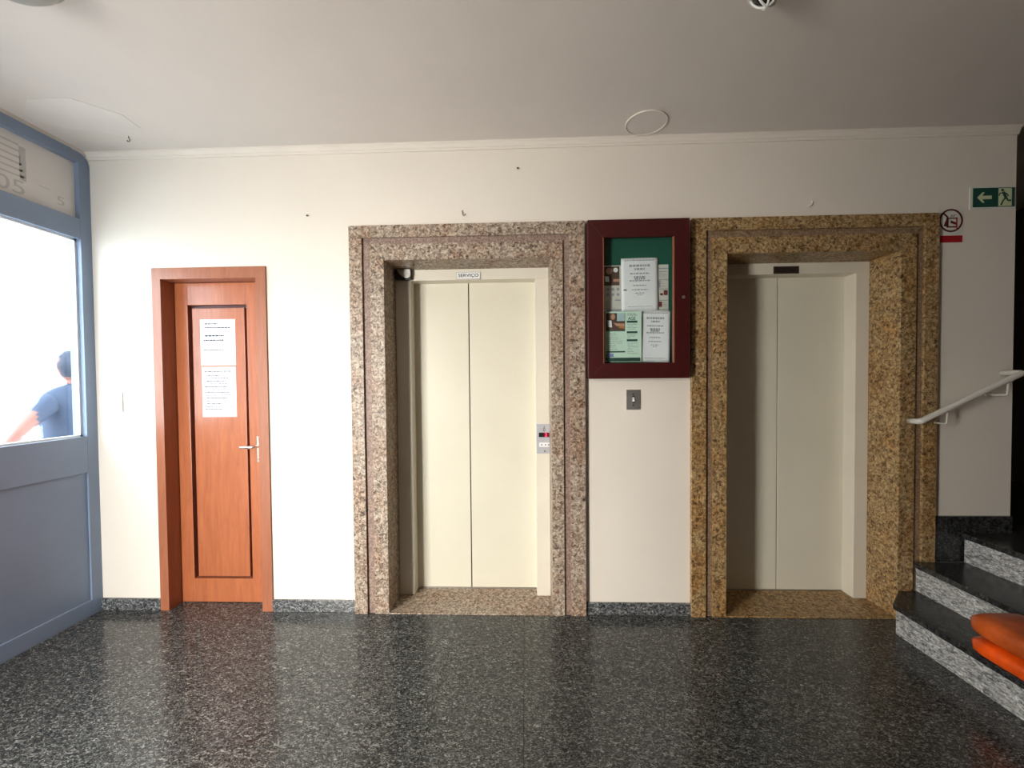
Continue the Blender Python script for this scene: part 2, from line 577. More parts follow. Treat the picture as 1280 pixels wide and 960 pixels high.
# floor: slab base and polished granite tiles
floor = struct(MB().box(XL - 0.2, XF + 0.15, YF - 0.15, 2.6, -0.15, -0.012).build('floor', 'concrete'), 'polished dark grey speckled granite floor')
TS = 0.40
first = None
xs0, ys0 = -0.02, -0.98
i0 = math.floor((XL - xs0) / TS)
ix1 = math.ceil((2.3 - xs0) / TS)
iy0 = math.floor((YF - ys0) / TS)
iy1 = math.ceil((0.0 - ys0) / TS)
bm_cache = {}
for i in range(i0, ix1):
    for j in range(iy0, iy1):
        x0, x1 = xs0 + i * TS, xs0 + (i + 1) * TS
        y0, y1 = ys0 + j * TS, ys0 + (j + 1) * TS
        x0, x1, y0, y1 = max(x0, XL), min(x1, 2.3), max(y0, YF), min(y1, 0.0)
        if x1 - x0 < 0.02 or y1 - y0 < 0.02:
            continue
        key = (round(x1 - x0, 3), round(y1 - y0, 3))
        g = 0.0007
        if key not in bm_cache:
            o = MB().box(x0 + g, x1 - g, y0 + g, y1 - g, -0.012, 0.0, bev=0.0006).build('floor_tile', 'floor', floor)
            bm_cache[key] = o.data
        else:
            o = bpy.data.objects.new('floor_tile', bm_cache[key])
            COL.objects.link(o)
            o.parent = floor
            o.location = Vector(((x0 + x1) / 2, (y0 + y1) / 2, -0.012)) - floor.location

MB().box(-2.286, -1.679, 0.0005, 0.125, -0.012, 0.0, bev=0.0006).build('floor_tile', 'floor', floor)
# granite skirting boards
for x0, x1, lb in ((XL, DOOR[0], 'short grey granite skirting between shop front and wooden door'),
                   (DOOR[1], E1['o0'], 'grey granite skirting between wooden door and service lift'),
                   (E1['o1'], E2['o0'], 'grey granite skirting between the two lifts')):
    struct(bx(x0 + 0.001, x1 - 0.001, -0.014, 0, 0, 0.075, bev=0.002).build('baseboard_back', 'base_granite'), lb)

# ------------------------------------------------------------------ street front on the left wall (grey steel and glass)
wf = thing('window_1', (XL, -0.55, 0), 'grey painted steel street window with frosted pane and whitened transom', None, None, 'structure')
Y0, Y1 = -1.10, 0.0
X_in, X_out = XL, XL - 0.09
sw = 0.065
zr = (0.0, 0.095, 0.90, 1.125, 2.345, 2.470, 2.815, 2.878)
# end stile with rounded upper corner, as one frame member with the top rail
r_ = 0.07
arc = [(Y1 - r_ + r_ * math.sin(a), zr[7] - r_ + r_ * math.cos(a)) for a in [PI / 2 * k / 8 for k in range(9)]]
poly = [(Y1, 0.0)] + arc[::-1] + [(Y1 - 0.075 - 0.03, zr[7]), (Y1 - 0.075 - 0.03, zr[6]), (Y1 - sw, zr[6]), (Y1 - sw, 0.0)]
MB().prism(poly, X_out, X_in, 'x').build('stile', 'greymetal', wf)
bx(X_out, X_in, Y0, Y0 + sw, 0, zr[7], bev=0.002).build('stile', 'greymetal', wf)
bx(X_out, X_in + 0.004, Y0 + sw, Y1 - 0.105, zr[6], zr[7]).build('top_rail', 'greymetal', wf)
bx(X_out, X_in, Y0 + sw, Y1 - sw, zr[4], zr[5], bev=0.003).build('transom_rail', 'greymetal', wf)
bx(X_out, X_in, Y0 + sw, Y1 - sw, zr[2], zr[3], bev=0.003).build('middle_rail', 'greymetal', wf)
bx(X_out, X_in, Y0 + sw, Y1 - sw, zr[0], zr[1], bev=0.003).build('bottom_rail', 'greymetal', wf)
bx(X_out + 0.02, X_in - 0.012, Y0 + sw, Y1 - sw, zr[1], zr[2]).build('lower_panel', 'greymetal', wf)
# glazing stops
m = MB()
for (y0, y1, z0, z1) in ((Y1 - sw - 0.012, Y1 - sw, zr[3], zr[4]), (Y0 + sw, Y0 + sw + 0.012, zr[3], zr[4]), (Y0 + sw, Y1 - sw, zr[3], zr[3] + 0.012), (Y0 + sw, Y1 - sw, zr[4] - 0.012, zr[4])):
    m.box(X_in - 0.055, X_in - 0.030, y0, y1, z0, z1)
m.build('glazing_stop', 'white', wf)
bx(X_in - 0.072, X_in - 0.066, Y0 + sw - 0.005, Y1 - sw + 0.005, zr[3] - 0.005, zr[4] + 0.005).build('frosted_pane', 'frosted', wf)
tp = bx(X_in - 0.040, X_in - 0.030, Y0 + sw - 0.005, Y1 - sw + 0.005, zr[5] - 0.005, zr[6] + 0.005).build('transom_pane', 'transom', wf)
tp['label'] = 'whitened transom pane with faint grey lettering'
m = MB()
xq = X_in - 0.0295
for k in range(6):
    z = 2.765 - k * 0.034
    m.box(xq - 0.001, xq, -0.70, -0.345 + 0.004 * k, z - 0.006, z + 0.004)
m.box(xq - 0.001, xq, -0.345, -0.315, 2.575, 2.76)
m.box(xq - 0.001, xq, -0.255, -0.20, 2.585, 2.589)
rotx = Matrix.Rotation(PI / 2, 4, 'Z') @ Matrix.Rotation(PI / 2, 4, 'X')
m.text('005', (xq - 0.0004, -0.425, 2.533), 0.075, 0.20, 0.001, rotx)
m.text('5', (xq - 0.0004, -0.145, 2.545), 0.05, 0.04, 0.001, rotx)
m.build('lettering', 'lettergrey', tp)

# open street entrance in the front wall, behind the camera
ef = thing('door_1', (-2.31, YF, 0), 'open street entrance framed in grey steel', None, None, 'structure')
bx(-2.72, -2.69, YF - 0.1, YF + 0.01, 0, 2.36, bev=0.003).build('jamb', 'greymetal', ef)
bx(-1.95, -1.9, YF - 0.1, YF + 0.01, 0, 2.36, bev=0.003).build('jamb', 'greymetal', ef)
bx(-2.69, -1.95, YF - 0.1, YF + 0.01, 2.31, 2.36, bev=0.003).build('head', 'greymetal', ef)
struct(bx(XL - 0.15, XL, YF, -1.101, 0, H).build('wall_left', 'plaster'), 'plaster wall between street window and entrance')
struct(bx(XL - 0.15, XL, -1.10, 0, H - 0.022, H).build('trim_2', 'ceiling'))

# street outside
struct(bx(-14, XL - 0.205, -12, 12, -0.16, -0.02).build('floor_street', 'ground'), 'pale paving of the street outside')

# ------------------------------------------------------------------ wooden door
dr = thing('door_2', (-1.98, 0, 0), 'orange varnished wooden service door in wooden casing', None, None, 'structure')
dx0, dx1, dz = DOOR
ci0, ci1, cz = -2.287, -1.678, 2.105
yf = -0.012
MB().prism([(dx0, 0), (ci0, 0), (ci0, cz), (dx0, dz)], yf, 0.13, 'y').build('jamb', 'case_wood', dr)
MB().prism([(ci1, 0), (dx1, 0), (dx1, dz), (ci1, cz)], yf, 0.13, 'y').build('jamb', 'case_wood', dr)
MB().prism([(dx0, dz), (ci0, cz), (ci1, cz), (dx1, dz)], yf, 0.13, 'y').build('head', 'case_wood', dr)
leaf = thing('leaf', (0, 0.10, 0))
leaf.parent = dr
yl = 0.09
px0, px1, pz0, pz1 = -2.200, -1.806, 0.160, 1.960
bx(ci0 + 0.003, px0, yl, yl + 0.04, 0.004, cz - 0.003, bev=0.002).build('stile', 'door_wood', leaf)
bx(px1, ci1 - 0.003, yl, yl + 0.04, 0.004, cz - 0.003, bev=0.002).build('stile', 'door_wood', leaf)
bx(px0, px1, yl, yl + 0.04, 0.004, pz0, bev=0.002).build('rail', 'door_wood', leaf)
bx(px0, px1, yl, yl + 0.04, pz1, cz - 0.003, bev=0.002).build('rail', 'door_wood', leaf)
bx(px0, px1, yl + 0.030, yl + 0.038, pz0, pz1).build('groove_backing', 'mahogany', leaf)
bx(px0 + 0.024, px1 - 0.020, yl + 0.006, yl + 0.032, pz0 + 0.012, pz1 - 0.020, bev=0.004).build('panel', 'door_wood', leaf)
m = bx(-1.757, -1.739, yl - 0.004, yl, 0.930, 1.103, bev=0.0015)
hp = m.build('lock_plate', 'chrome', leaf)
hp['label'] = 'slim polished lock plate with key hole'
m = MB().tube([(-1.748, yl, 1.036), (-1.748, yl - 0.035, 1.036), (-1.752, yl - 0.043, 1.036), (-1.760, yl - 0.046, 1.036), (-1.79, yl - 0.047, 1.035), (-1.835, yl - 0.046, 1.034), (-1.842, yl - 0.044, 1.034)],
              [0.010, 0.010, 0.010, 0.010, 0.0105, 0.010, 0.006], 12)
m.build('lever_handle', 'chrome', leaf)
MB().tube([(-1.748, yl + 0.001, 0.955), (-1.748, yl - 0.008, 0.955)], 0.006, 10).build('key_cylinder', 'steel', leaf)


def lines(m, x0, x1, z0, z1, y, rows, h, seed, lo=0.35, center=False, d=0.0006):
    """rows of illegible small print as thin raised ink"""
    rr = random.Random(seed)
    for k in range(rows):
        z = z1 - (z1 - z0) * (k + 0.5) / rows
        w = (x1 - x0) * rr.uniform(lo, 1.0)
        if center:
            a = (x0 + x1 - w) / 2
        else:
            a = x0 + rr.choice((0, 0.06)) * (x1 - x0)
        e = min(a + w, x1)
        x = a
        while x < e:
            ww = rr.uniform(0.006, 0.022)
            m.box(x, min(x + ww, e), y - d, y, z - h / 2, z + h / 2)
            x += ww + 0.004
    return m


yp = yl + 0.0045
s1 = tag(MB().sheet(-2.122, -1.888, 1.566, 1.866, lambda u, v: yp).build('notice_sheet', 'paper'), 'white sheet with sparse large print, upper of two taped to wooden door', 'notice')
m = MB()
lines(m, -2.09, -1.92, 1.80, 1.85, yp - 0.0002, 2, 0.008, 4)
lines(m, -2.10, -1.93, 1.715, 1.775, yp - 0.0002, 2, 0.010, 5)
lines(m, -2.10, -1.95, 1.645, 1.69, yp - 0.0002, 1, 0.006, 6)
m.build('printed_text', 'doorink', s1)['kind'] = 'stuff'
s2 = tag(MB().sheet(-2.118, -1.890, 1.229, 1.556, lambda u, v: yp).build('notice_sheet', 'paper'), 'white sheet of dense small print, lower of two taped to wooden door', 'notice')
m = MB()
lines(m, -2.10, -1.91, 1.515, 1.54, yp - 0.0002, 1, 0.007, 7, 0.9)
lines(m, -2.10, -1.91, 1.27, 1.51, yp - 0.0002, 13, 0.0055, 8)
m.build('printed_text', 'doorink', s2)['kind'] = 'stuff'

# ------------------------------------------------------------------ lifts: granite surrounds, steel doors
def surround(n, E, mat, band, label):
    t = thing(n, ((E['o0'] + E['o1']) / 2, 0, 0), label, None, None, 'structure')
    yo, yg, yi = -0.030, -0.014, -0.027
    gap = 0.0014
    def miter(x_out, x_in, z_out, z_in, y0, nm, mt):
        for s, xo, xi in ((1, E[x_out[0]], E[x_in[0]]), (-1, E[x_out[1]], E[x_in[1]])):
            MB().prism([(xo, 0.0), (xi, 0.0), (xi, z_in - gap), (xo, z_out - gap)], y0, 0.0, 'y', bev=0.0008).build(nm, mt, t)
        MB().prism([(E[x_out[0]] + gap, z_out), (E[x_in[0]] + gap, z_in), (E[x_in[1]] - gap, z_in), (E[x_out[1]] - gap, z_out)], y0, 0.0, 'y', bev=0.0008).build(nm, mt, t)
    miter(('o0', 'o1'), ('g0', 'g1'), ZT[0], ZT[1], yo, 'outer_slab', mat)
    miter(('g0', 'g1'), ('i0', 'i1'), ZT[1], ZT[2], yg, 'groove_slab', band)
    miter(('i0', 'i1'), ('a', 'b'), ZT[2], ZT[3], yi, 'inner_slab', mat)
    a, b_ = E['a'], E['b']
    bx(a - 0.03, a, 0.0005, 0.34, 0, ZT[3] + 0.03).build('jamb_slab', mat, t)
    bx(b_, b_ + 0.03, 0.0005, 0.34, 0, ZT[3] + 0.03).build('jamb_slab', mat, t)
    bx(a, b_, 0.0005, 0.34, ZT[3], ZT[3] + 0.03).build('soffit_slab', mat, t)
    bx(a + 0.0005, b_ - 0.0005, -0.026, 0.305, -0.005, 0.006, bev=0.001).build('threshold_slab', mat, t)
    return t


surround('trim_3', E1, 'pink', 'pinkband', 'rose brown granite surround of the service lift')
surround('trim_4', E2, 'gold', 'goldband', 'golden brown granite surround of the social lift')


def lift(n, a, b_, l0, l1, mid, label):
    """steel frame (front at y=.2) round two sliding leaves (front at y=.3)"""
    t = thing(n, ((a + b_) / 2, 0.3, 0.006), label, None, None, 'structure')
    ys, yd = 0.20, 0.300
    zt = 2.120
    bx(a + 0.0005, l0, ys, yd + 0.035, 0.0065, zt, bev=0.002).build('frame_post', 'cream2', t)
    bx(l1, b_ - 0.0005, ys, yd + 0.035, 0.0065, zt, bev=0.002).build('frame_post', 'cream2', t)
    bx(a + 0.0005, b_ - 0.0005, ys, yd + 0.035, zt, ZT[3] - 0.0005, bev=0.002).build('frame_header', 'cream2', t)
    bx(l0 - 0.02, mid - 0.0035, yd, yd + 0.028, 0.012, zt + 0.02, bev=0.002).build('sliding_leaf', 'cream', t)
    bx(mid + 0.0035, l1 + 0.02, yd, yd + 0.028, 0.012, zt + 0.02, bev=0.002).build('sliding_leaf', 'cream', t)
    bx(mid - 0.006, mid + 0.006, yd + 0.010, yd + 0.027, 0.012, zt).build('leaf_seal', 'black', t)
    bx(l0, l1, yd - 0.004, yd + 0.03, 0.0065, 0.0110).build('door_track', 'steel', t)
    return t


lift('door_3', E1['a'], E1['b'], -0.762, 0.066, -0.386, 'pair of cream steel sliding doors of the service lift')
lift('door_4', E2['a'], E2['b'], 1.305, 2.129, 1.695, 'pair of cream steel sliding doors of the social lift')


def plate(x0, x1, z0, z1, y, txt, base, line, ink, label, face=None):
    t = thing('name_plate', ((x0 + x1) / 2, y, z0), label, 'sign')
    bx(x0, x1, y - 0.003, y, z0, z1, bev=0.0006).build('plate', base, t)
    m = MB()
    w = 0.0030
    for q in ((x0, x1, z0, z0 + w), (x0, x1, z1 - w, z1), (x0, x0 + w, z0, z1), (x1 - w, x1, z0, z1)):
        m.box(q[0], q[1], y - 0.0042, y - 0.0025, q[2], q[3])
    m.build('border', line, t)
    MB().text(txt, ((x0 + x1) / 2, y - 0.0034, (z0 + z1) / 2), (z1 - z0) * 0.54, (x1 - x0) * 0.84, 0.0012, bold=0.012).build('lettering', ink, t)
    return t


plate(-0.452, -0.292, 2.122, 2.170, 0.20, 'SERVIÇO', 'white', 'steel', 'ink', 'white plate reading SERVIÇO above the lift doors')
plate(1.606, 1.766, 2.122, 2.170, 0.20, 'SOCIAL', 'bronze', 'bronzeline', 'bronzetext', 'dark bronze plate reading SOCIAL above the lift doors')

# corner sensor on the service lift header
t = thing('door_sensor', (-0.80, 0.2, 2.125), 'small black box with curved grey cover in service lift header corner', 'sensor')
bx(-0.852, -0.748, 0.172, 0.1995, 2.122, 2.186, bev=0.003).build('housing', 'black', t)
cv = [(-0.845, 2.188), (-0.750, 2.188), (-0.748, 2.150), (-0.752, 2.136), (-0.765, 2.130), (-0.785, 2.131), (-0.805, 2.140), (-0.825, 2.158)]
MB().prism(cv, 0.160, 0.174, 'y', bev=0.003).build('cover', 'steel', t)

# call panel of the service lift
t = thing('call_panel', (0.108, 0.2, 0.963), 'steel call panel with red digit beside the service lift', 'lift panel')
bx(0.069, 0.1565, 0.194, 0.1999, 0.963, 1.160, bev=0.001).build('plate', 'platesteel', t)
dsp = bx(0.085, 0.1545, 0.1925, 0.1942, 1.073, 1.103).build('display', 'black', t)
bx(0.118, 0.1540, 0.1920, 0.1928, 1.0735, 1.1025).build('lit_window', 'redglow', dsp)
MB().text('2', (0.132, 0.1917, 1.088), 0.022, 0.013, 0.0006).build('digit', 'redlamp', dsp)
MB().text('0', (0.121, 0.1936, 1.123), 0.026, 0.013, 0.0008).box(0.1195, 0.1225, 0.1932, 0.1942, 1.139, 1.147).build('emblem', 'ink', t)
bx(0.086, 0.1555, 0.190, 0.1942, 1.008, 1.038, bev=0.003).build('button_bezel', 'white', t)
for x in (0.103, 0.129, 0.149):
    MB().disc((x, 0.1902, 1.022), 0.0055, 0.002, 'y', 14).build('button', 'greyink', t)
MB().disc((0.124, 0.1942, 0.979), 0.0045, 0.001, 'y', 12).build('key_switch', 'black', t)

# ------------------------------------------------------------------ glazed notice cabinet
YB = -0.082
nx0, nx1, nz0, nz1 = 0.372, 0.965, 1.455, 2.388
gx0, gx1, gz0, gz1 = 0.460, 0.876, 1.546, 2.284
t = thing('notice_cabinet', ((nx0 + nx1) / 2, 0, nz0), 'dark red wooden notice cabinet with glazed door and green felt', 'notice board')
m = MB()
m.box(nx0, nx0 + 0.016, YB + 0.024, 0, nz0, nz1).box(nx1 - 0.016, nx1, YB + 0.024, 0, nz0, nz1)
m.box(nx0 + 0.016, nx1 - 0.016, YB + 0.024, 0, nz0, nz0 + 0.016).box(nx0 + 0.016, nx1 - 0.016, YB + 0.024, 0, nz1 - 0.016, nz1)
m.box(nx0 + 0.016, nx1 - 0.016, -0.008, -0.0005, nz0 + 0.016, nz1 - 0.016)
m.build('cabinet_box', 'mahogany', t)
bx(nx0 + 0.017, nx1 - 0.017, -0.012, -0.0082, nz0 + 0.017, nz1 - 0.017).build('felt_back', 'felt', t)
d = thing('cabinet_door', (0, YB, 0))
d.parent = t
fy0, fy1 = YB, YB + 0.0235
MB().prism([(nx0, nz0), (gx0, gz0), (gx0, gz1), (nx0, nz1)], fy0, fy1, 'y', bev=0.003).build('stile', 'mahogany', d)
MB().prism([(nx1, nz0), (nx1, nz1), (gx1, gz1), (gx1, gz0)], fy0, fy1, 'y', bev=0.003).build('stile', 'mahogany', d)
MB().prism([(nx0, nz0), (nx1, nz0), (gx1, gz0), (gx0, gz0)], fy0, fy1, 'y', bev=0.003).build('rail', 'mahogany', d)
MB().prism([(nx0, nz1), (gx0, gz1), (gx1, gz1), (nx1, nz1)], fy0, fy1, 'y', bev=0.003).build('rail', 'mahogany', d)
for q in ((gx0, gx0 + 0.006, gz0, gz1), (gx1 - 0.006, gx1, gz0, gz1)):
    o = MB().box(q[0], q[1], YB + 0.003, YB + 0.016, q[2], q[3]).build('glazing_bead', 'case_wood', d)
    o['label'] = 'lighter worn wooden bead along the glass'
bx(gx0 + 0.001, gx1 - 0.001, YB + 0.0165, YB + 0.0195, gz0, gz1).build('glass', 'clear', d)
MB().disc((0.928, YB - 0.0001, 1.928), 0.009, 0.004, 'y', 18).build('lock', 'steel', d)

# sheets behind the glass
yb = -0.013
pst = tag(MB().sheet(0.479, 0.864, 1.862, 2.138, lambda u, v: yb).build('poster_sheet', 'buffpaper'), 'wide printed poster with photo, partly covered by white notice in cabinet', 'poster')
m = MB().box(0.480, 0.572, yb - 0.0008, yb - 0.0001, 2.018, 2.132)
m.build('photo', 'brownink', pst)
MB().disc((0.510, yb - 0.0008, 2.104), 0.020, 0.0004, 'y', 16).build('printed_face', 'skinink', pst)
MB().box(0.535, 0.572, yb - 0.0012, yb - 0.0008, 2.040, 2.056).build('printed_hand', 'skinink', pst)
m = MB().prism([(0.487, 2.042), (0.512, 2.038), (0.508, 2.072), (0.484, 2.074)], yb - 0.0013, yb - 0.0008, 'y')
m.build('printed_tablet', 'paper', pst)
MB().disc((0.549, yb - 0.0008, 2.110), 0.014, 0.0004, 'y', 14).build('printed_badge', 'paper', pst)
m = MB()
for k in range(3):
    for r in range(2):
        m.disc((0.503 + k * 0.030, yb - 0.0001, 1.995 - r * 0.032), 0.009, 0.0006, 'y', 12)
m.box(0.545, 0.578, yb - 0.0008, yb - 0.0001, 1.925, 1.933)
m.box(0.803, 0.862, yb - 0.0008, yb - 0.0001, 2.112, 2.118).box(0.803, 0.855, yb - 0.0008, yb - 0.0001, 2.094, 2.098)
m.box(0.803, 0.863, yb - 0.0008, yb - 0.0001, 2.046, 2.051).box(0.803, 0.818, yb - 0.0008, yb - 0.0001, 2.000, 2.044)
m.box(0.803, 0.863, yb - 0.0008, yb - 0.0001, 1.990, 1.994).box(0.803, 0.863, yb - 0.0008, yb - 0.0001, 1.922, 1.927)
m.box(0.495, 0.62, yb - 0.0008, yb - 0.0001, 1.863, 1.875).box(0.80, 0.862, yb - 0.0008, yb - 0.0001, 1.865, 1.872)
lines(m, 0.485, 0.575, 1.875, 1.925, yb - 0.0001, 4, 0.003, 31)
lines(m, 0.822, 0.86, 2.00, 2.04, yb - 0.0001, 4, 0.003, 32)
lines(m, 0.805, 0.86, 2.06, 2.09, yb - 0.0001, 3, 0.003, 33)
lines(m, 0.83, 0.86, 1.885, 1.915, yb - 0.0001, 3, 0.003, 36)
m.build('printed_text', 'greyink', pst)['kind'] = 'stuff'
for q in ((0.836, 0.860, 1.955, 1.985), (0.806, 0.826, 1.885, 1.916), (0.815, 0.832, 1.953, 1.967)):
    MB().box(q[0], q[1], yb - 0.0009, yb - 0.0001, q[2], q[3]).build('printed_block', 'maroonink', pst)


def notice(x0, x1, z0, z1, fy, label, seed, tilt=0.0, staple=False, nm='notice_sheet'):
    s = tag(MB().sheet(x0, x1, z0, z1, fy, 10, 12, tilt).build(nm, 'paper', smooth=True), label, 'notice')
    W, Hh = x1 - x0, z1 - z0
    m = MB()
    spec = [(0.955, 0.80, 0.016, 0.10, 0.90), (0.855, 0.62, 0.040, 0.22, 0.78), (0.790, 0.30, 0.034, 0.36, 0.64), (0.705, 0.54, 0.024, 0.24, 0.76), (0.640, 0.36, 0.036, 0.34, 0.66),
            (0.605, 0.32, 0.032, 0.36, 0.64), (0.570, 0.56, 0.024, 0.22, 0.78), (0.480, 0.36, 0.022, 0.32, 0.68), (0.400, 0.42, 0.020, 0.29, 0.71), (0.335, 0.26, 0.016, 0.37, 0.63), (0.300, 0.14, 0.014, 0.43, 0.57), (0.08, 0.66, 0.010, 0.17, 0.83)]
    rr = random.Random(seed)
    b_ = m.bm
    cx, cz = (x0 + x1) / 2, (z0 + z1) / 2
    for v, w, h, u0, u1 in spec:
        u = u0
        while u < u1:
            ww = rr.uniform(0.03, 0.09)
            e = min(u + ww, u1)
            q = []
            for (uu, vv) in ((u, v - h / 2), (e, v - h / 2), (e, v + h / 2), (u, v + h / 2)):
                x, z = x0 + W * uu, z0 + Hh * vv
                q.append(((cx + (x - cx) * math.cos(tilt) - (z - cz) * math.sin(tilt)), fy(uu, vv) - 0.0009, cz + (x - cx) * math.sin(tilt) + (z - cz) * math.cos(tilt)))
            A = [b_.verts.new(p) for p in q]
            Bk = [b_.verts.new((p[0], p[1] + 0.0006, p[2])) for p in q]
            b_.faces.new(A); b_.faces.new(Bk[::-1])
            for i in range(4):
                b_.faces.new((A[(i + 1) % 4], A[i], Bk[i], Bk[(i + 1) % 4]))
            u = e + 0.02
    m.build('printed_text', 'greyink', s)['kind'] = 'stuff'
    if staple:
        bx(x0 + W * 0.06, x0 + W * 0.15, fy(0.1, 0.4) - 0.0014, fy(0.1, 0.4) - 0.0004, z0 + Hh * 0.385, z0 + Hh * 0.405).build('ink_mark', 'ink', s)
    return s


notice(0.582, 0.803, 1.863, 2.178, lambda u, v: -0.0175 - 0.004 * math.sin(PI * u) * v, 'white A4 notice pinned topmost on the green felt', 41, 0.012, True)
notice(0.690, 0.874, 1.552, 1.862, lambda u, v: -0.0165 - 0.022 * max(0, 0.75 - v) * (0.35 + 0.5 * abs(u - 0.5)), 'white curling A4 notice beside the mint green flyer', 42, -0.03)

yg = -0.030
fl = tag(MB().sheet(0.480, 0.697, 1.555, 1.858, lambda u, v: yg - 0.004 * u).build('flyer_sheet', 'greenpaper'), 'mint green flyer headed AGE in glazed notice cabinet', 'flyer')
def fy_(x):
    return yg - 0.004 * (x - 0.48) / 0.217 - 0.0004
MB().box(0.487, 0.600, fy_(0.6) - 0.001, fy_(0.48), 1.745, 1.848).build('photo', 'brownink', fl)
yq = fy_(0.6) - 0.001
MB().disc((0.528, yq, 1.826), 0.018, 0.0006, 'y', 16, 0.013).build('printed_face', 'skinink', fl)
m = MB().prism([(0.530, 1.790), (0.548, 1.770), (0.598, 1.765), (0.598, 1.785), (0.560, 1.786)], yq - 0.0006, yq, 'y')
m.build('printed_hand', 'skinink', fl)
MB().box(0.552, 0.598, yq - 0.0005, yq, 1.800, 1.848).build('printed_window', 'skyink', fl)
MB().prism([(0.497, 1.765), (0.522, 1.762), (0.519, 1.803), (0.495, 1.806)], yq - 0.0010, yq, 'y').build('printed_tablet', 'paper', fl)
MB().prism([(0.560, 1.758), (0.598, 1.752), (0.598, 1.768), (0.566, 1.768)], yq - 0.0006, yq, 'y').build('printed_sleeve', 'rustink', fl)
m = MB()
for z in (1.795, 1.732, 1.684):
    m.box(0.610, 0.673, yq - 0.0018, yq - 0.001, z - 0.006, z + 0.006)
m.box(0.487, 0.600, yq - 0.0004, yq + 0.001, 1.739, 1.744).box(0.487, 0.600, yq - 0.0004, yq + 0.001, 1.612, 1.620)
m.box(0.485, 0.690, yq - 0.0018, yq - 0.001, 1.558, 1.580)
m.text('AGE', (0.640, yq - 0.0012, 1.815), 0.020, 0.044, 0.0014)
m.build('printed_heading', 'greenink', fl)['kind'] = 'stuff'
m = MB()
lines(m, 0.487, 0.600, 1.625, 1.735, yq + 0.0004, 9, 0.003, 51)
lines(m, 0.612, 0.675, 1.600, 1.672, yq - 0.001, 7, 0.003, 52)
lines(m, 0.612, 0.675, 1.695, 1.722, yq - 0.001, 3, 0.003, 53)
lines(m, 0.612, 0.675, 1.745, 1.785, yq - 0.001, 4, 0.003, 54)
lines(m, 0.612, 0.672, 1.830, 1.846, yq - 0.001, 2, 0.004, 55, 0.8)
m.build('printed_text', 'greyink', fl)['kind'] = 'stuff'
MB().box(0.487, 0.530, yq - 0.0004, yq + 0.001, 1.585, 1.606).build('printed_logo', 'blueink', fl)

# ------------------------------------------------------------------ switches
t = thing('light_switch', (-2.60, 0, 1.267), 'white plastic wall switch between shop front and wooden door', 'switch')
bx(-2.640, -2.560, -0.009, 0, 1.267, 1.400, bev=0.005).build('plate', 'white', t)
bx(-2.617, -2.583, -0.014, -0.0088, 1.315, 1.358, bev=0.002).build('rocker', 'white', t)
for z in (1.283, 1.384):
    MB().disc((-2.60, -0.0089, z), 0.003, 0.001, 'y', 10).build('screw', 'steel', t)
t = thing('light_switch', (0.6535, 0, 1.265), 'steel toggle switch plate under the notice cabinet', 'switch')
bx(0.612, 0.697, -0.007, 0, 1.265, 1.386, bev=0.0025).build('plate', 'steel', t)
bx(0.6485, 0.6615, -0.009, -0.0068, 1.305, 1.350, bev=0.001).build('toggle_slot', 'black', t)
MB().prism([(-0.0088, 1.312), (-0.024, 1.316), (-0.024, 1.324), (-0.0088, 1.342)], 0.6495, 0.6600, 'x', bev=0.001).build('toggle', 'white', t)
for z in (1.292, 1.360):
    MB().disc((0.655, -0.0069, z), 0.0045, 0.001, 'y', 12).build('screw', 'black', t)

# ------------------------------------------------------------------ signs on the right
t = thing('exit_sign', (2.746, 0, 2.434), 'green exit sign with arrow and running figure', 'sign')
bx(2.616, 2.874, -0.004, 0, 2.428, 2.560, bev=0.001).build('backing', 'signbase', t)
sx0, sx1, sz0, sz1 = 2.632, 2.868, 2.440, 2.551
bx(sx0, sx1, -0.0055, -0.004, sz0, sz1).build('green_field', 'exitgreen', t)
pl = bx(2.775, 2.850, -0.0062, -0.0055, sz0 + 0.004, sz1 - 0.004).build('pictogram_field', 'exitglow', t)
ax, az = 2.695, (sz0 + sz1) / 2
m = MB().prism([(ax - 0.040, az), (ax - 0.010, az + 0.030), (ax + 0.002, az + 0.030), (ax - 0.012, az + 0.010), (ax + 0.042, az + 0.010), (ax + 0.042, az - 0.010), (ax - 0.012, az - 0.010), (ax + 0.002, az - 0.030), (ax - 0.010, az - 0.030)], -0.0063, -0.0055, 'y')
m.build('arrow', 'exitglow', t)
c0 = 2.811
def limb(m, pts, w):
    for (a, b2) in zip(pts[:-1], pts[1:]):
        dx, dz_ = b2[0] - a[0], b2[1] - a[1]
        L = math.hypot(dx, dz_)
        nx_, nz_ = -dz_ / L * w / 2, dx / L * w / 2
        m.prism([(a[0] - nx_, a[1] - nz_), (b2[0] - nx_, b2[1] - nz_), (b2[0] + nx_, b2[1] + nz_), (a[0] + nx_, a[1] + nz_)], -0.0069, -0.0062, 'y')
zc = (sz0 + sz1) / 2
m = MB().disc((c0 - 0.014, -0.0062, zc + 0.040), 0.008, 0.0007, 'y', 14)
limb(m, [(c0 - 0.010, zc + 0.030), (c0 + 0.006, zc - 0.004)], 0.016)
limb(m, [(c0 - 0.010, zc + 0.026), (c0 - 0.028, zc + 0.022), (c0 - 0.034, zc + 0.008)], 0.006)
limb(m, [(c0 - 0.008, zc + 0.026), (c0 + 0.012, zc + 0.018), (c0 + 0.020, zc + 0.004)], 0.006)
limb(m, [(c0 + 0.006, zc - 0.002), (c0 - 0.010, zc - 0.020), (c0 - 0.022, zc - 0.046)], 0.009)
limb(m, [(c0 + 0.006, zc - 0.002), (c0 + 0.018, zc - 0.020), (c0 + 0.036, zc - 0.020)], 0.009)
m.build('running_figure', 'exitgreen', t)

